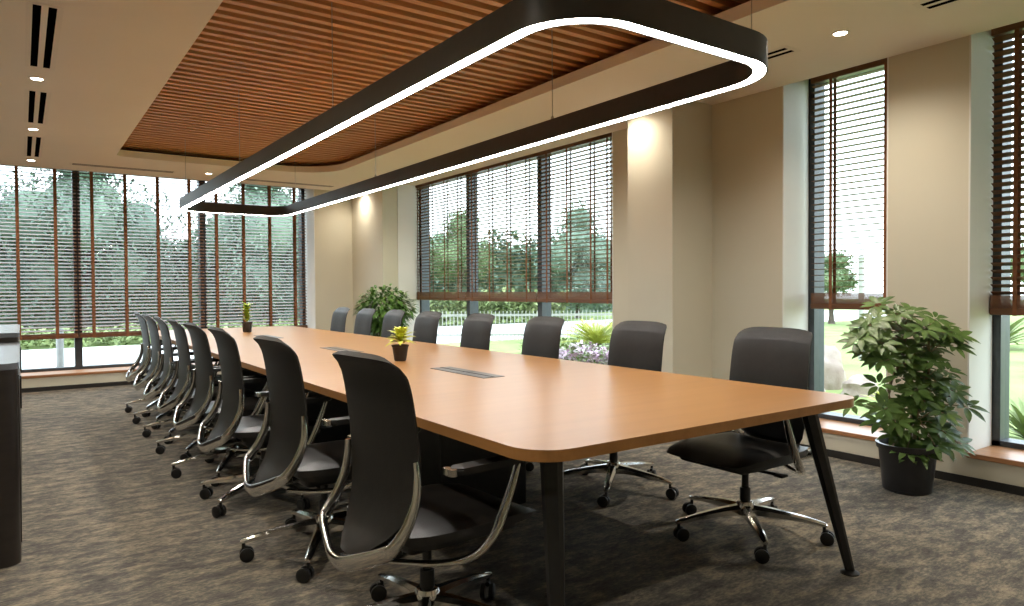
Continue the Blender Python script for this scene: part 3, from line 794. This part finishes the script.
def leafmass(name, label, cat, box_, n, size, m, kind='stuff'):
    x0, x1, y0, y1, h = box_
    bm = bmesh.new()
    for _ in range(n):
        u, v = random.random(), random.random()
        z = GZ + h * (random.random() ** .7) * (.75 + .25 * math.sin(u * 17) * math.cos(v * 5 + u * 9))
        leaf(bm, Vector((x0 + (x1 - x0) * u, y0 + (y1 - y0) * v, z)), Vector((random.uniform(-1, 1), random.uniform(-1, 1), random.uniform(-.1, 1))), ZUP, size * random.uniform(.7, 1.3), size * .5, .25, .2, 2)
    if h > 3:      # the solid heart of a deep belt of trees
        for k in range(16):
            r_ = bmesh.ops.create_icosphere(bm, subdivisions=3, radius=1); c = Vector((x0 + (x1 - x0) * (k + .5) / 16, y0 * .4 + y1 * .6, GZ))
            q = random.uniform(.62, .92)
            for v in r_['verts']: v.co = Vector((v.co.x * 1.9, v.co.y * 1.2, v.co.z * h * q)) * (1 + .10 * math.sin(v.co.x * 6 + k) * math.cos(v.co.z * 5)) + c
    return tag(obj(name, bm, m), label, cat, None, kind)
leafmass('low_hedge', 'low bright green planting strip beyond the paving outside the end window', 'hedge', (-10, 10.8, 20.0, 22.0, .48), 5200, .22, M['hedge'])
leafmass('boundary_hedge', 'pale green hedge behind the picket fence outside', 'hedge', (11.0, 19, 22.8, 23.6, 1.3), 3500, .3, M['hedge'])
leafmass('tree_belt', 'dense green belt of foliage far beyond the end wall window', 'trees', (-16, 12.5, 31, 34, 4.6), 15000, .50, M['tree'])
leafmass('tree_belt', 'dense green belt of foliage far beyond the wide side window', 'trees', (16, 34, 30, 33, 4.6), 11000, .50, M['tree'])
leafmass('flower_bed', 'pink and white flower bed on the lawn beneath the outdoor palm', 'flowers', (7.5, 8.7, 8.5, 9.9, .42), 1500, .12, M['flower'])
leafmass('ground_cover', 'green ground cover around the flower bed outside', 'plants', (8.75, 10.8, 10.6, 12.2, .30), 1500, .15, M['hedge'])

# picket fence
t = thing('picket_fence', 'pale picket fence running across the lawn outside the wide side window', 'fence', (0, 0, 0))
p0, p1 = Vector((6.6, 17.8, GZ)), Vector((16.5, 11.0, GZ)); L = (p1 - p0).length; d = (p1 - p0).normalized()
t.location = p0; t.rotation_euler = (0, 0, math.atan2(d.y, d.x))
bm = bmesh.new(); k = 0
while k * .10 < L: box(bm, k * .10 - .010, k * .10 + .010, -.012, .012, .05, .80); k += 1
obj('pickets', bm, M['fence'], t)
for z in (.14, .66):
    bm = bmesh.new(); box(bm, 0, L, .012, .045, z, z + .06); obj('rail', bm, M['fence'], t)

# palm
t = thing('outdoor_palm', 'spiky yellow-green palm on the lawn outside the wide window', 'palm', (9.2, 10.2, GZ))
bm = bmesh.new(); tube(bm, [(0, 0, 0), (0, 0, .15), (0, 0, .3)], [.15, .14, .10], 12); obj('trunk', bm, M['bark'], t, True)
bm = bmesh.new()
for k in range(46):
    a = 2.4 * k; e = .25 + 1.5 * (k / 46); dr = Vector((math.cos(a), math.sin(a), e)).normalized(); Ln = random.uniform(.62, .80)
    c = Vector((0, 0, .28)); side = dr.cross(ZUP).normalized()
    pts = [c + dr * Ln * q + Vector((0, 0, -.22 * Ln * q * q)) for q in [i / 7 for i in range(8)]]
    tube(bm, pts, .008, 4)
    for i in range(1, 8):
        for s in (-1, 1):
            for f in (0, .5):
                q = pts[i - 1].lerp(pts[i], f); leaf(bm, q, side * s + dr * .9 + ZUP * .35, ZUP, .26 * (1.15 - i / 9), .026, .2, .1, 2)
obj('fronds', bm, M['palm'], t)

def rock(x, y, sx, sy, sz, label):
    bm = bmesh.new(); r_ = bmesh.ops.create_icosphere(bm, subdivisions=3, radius=1)
    for v in r_['verts']:
        q = v.co.copy(); k = 1 + .14 * math.sin(q.x * 4 + x) * math.cos(q.y * 5 + y) + .10 * math.sin(q.z * 7 + q.x * 3)
        v.co = Vector((q.x * sx * k, q.y * sy * k, max(q.z, -.35) * sz * k + sz * .3))
    tag(obj('rock', bm, M['rock'], None, True, 50, (x, y, GZ)), label, 'rock', 'garden rocks')
rock(9.0, 5.35, .26, .26, .42, 'large pale pinkish rock on the lawn outside the narrow window')
rock(8.75, 4.72, .24, .22, .18, 'low pale rock on the lawn at the right of the large pinkish rock')
rock(8.3, 5.15, .20, .18, .14, 'small pale rock on the lawn in front of the large pinkish rock')
def tuft(name, x, y, n, Ln, m, label, w=.03):
    t = thing(name, label, 'garden plant', (x, y, GZ)); bm = bmesh.new()
    for k in range(n):
        a = 2.4 * k; leaf(bm, Vector((0, 0, .02)), Vector((math.cos(a), math.sin(a), .3 + 1.6 * k / n)), ZUP, Ln * random.uniform(.7, 1.1), w, .3, .2, 5)
    obj('blades', bm, m, t)
tuft('yellow_shrub', 7.9, 3.95, 70, .36, M['palm'], 'yellow-green low shrub on the lawn beside the pale rocks')
tuft('spiky_shrub', 7.15, 2.35, 60, .62, M['hedge'], 'spiky green plant outside the window at the right edge', .05)
tuft('spiky_shrub', 17.5, 6.4, 60, 1.4, M['hedge'], 'distant bright green spiky bush on the lawn at the right edge', .12)
for x, y, lb in ((13.0, 7.0, 'left of two white posts on the lawn behind the narrow blind'), (14.3, 7.1, 'right of two white posts on the lawn behind the narrow blind')):
    bm = bmesh.new(); tube(bm, [(0, 0, 0), (0, 0, 1.9)], .05, 10); lathe(bm, [(.06, 1.9), (.07, 1.93), (.03, 1.98)], 10)
    tag(obj('white_post', bm, M['fence'], None, True, 40, (x, y, GZ)), lb, 'post')
bm = bmesh.new(); tube(bm, [(0, 0, 0), (0, 0, .75)], .055, 12); lathe(bm, [(.11, .02), (.11, .05), (.06, .07)], 12)
tag(obj('grey_post', bm, M['post'], None, True, 40, (.50, 13.6, GZ + .02)), 'grey steel post standing on the paving outside the end window', 'post')

# ------------------------------------------------------------------ sky
w = bpy.data.worlds.new('overcast_sky'); bpy.context.scene.world = w; w.use_nodes = True
nt = w.node_tree; bg = nt.nodes['Background']
tc = nt.nodes.new('ShaderNodeTexCoord'); sp = nt.nodes.new('ShaderNodeSeparateXYZ'); rp = nt.nodes.new('ShaderNodeValToRGB')
nt.links.new(tc.outputs['Generated'], sp.inputs[0]); nt.links.new(sp.outputs['Z'], rp.inputs['Fac'])
rp.color_ramp.elements[0].color = (.88, .95, 1, 1); rp.color_ramp.elements[1].color = (.74, .87, 1, 1)
nt.links.new(rp.outputs['Color'], bg.inputs['Color']); bg.inputs['Strength'].default_value = 2.9

# ------------------------------------------------------------------ camera
yaw, pitch, roll = R(35.1), R(-1.122), R(-.349)
F = Vector((math.sin(yaw) * math.cos(pitch), math.cos(yaw) * math.cos(pitch), math.sin(pitch)))
r0 = Vector((math.cos(yaw), -math.sin(yaw), 0)); u0 = r0.cross(F)
rt = r0 * math.cos(roll) + u0 * math.sin(roll); up = -r0 * math.sin(roll) + u0 * math.cos(roll)
cam = bpy.data.cameras.new('camera'); co = bpy.data.objects.new('camera', cam); C.objects.link(co)
mw = Matrix.Identity(4)
for i in range(3): mw[i][0] = rt[i]; mw[i][1] = up[i]; mw[i][2] = -F[i]
mw[0][3], mw[1][3], mw[2][3] = 0, 0, 1.22
co.matrix_world = mw; cam.sensor_width = 36; cam.lens = 697.6 / 1024 * 36; cam.clip_start = .02; cam.clip_end = 300
sc = bpy.context.scene; sc.camera = co
vs = sc.view_settings; vs.view_transform = 'Standard'; vs.look = 'None'; vs.gamma = 1; vs.use_curve_mapping = False
vs.exposure = 1.05
sc.cycles.max_bounces = 10; sc.cycles.diffuse_bounces = 6; sc.cycles.transparent_max_bounces = 16
sc.cycles.use_denoising = True; sc.cycles.denoiser = 'OPENIMAGEDENOISE'; sc.cycles.denoising_prefilter = 'ACCURATE'; sc.cycles.denoising_input_passes = 'RGB_ALBEDO_NORMAL'; sc.cycles.use_adaptive_sampling = False; sc.cycles.sample_clamp_indirect = 6; sc.cycles.caustics_reflective = False; sc.cycles.caustics_refractive = False
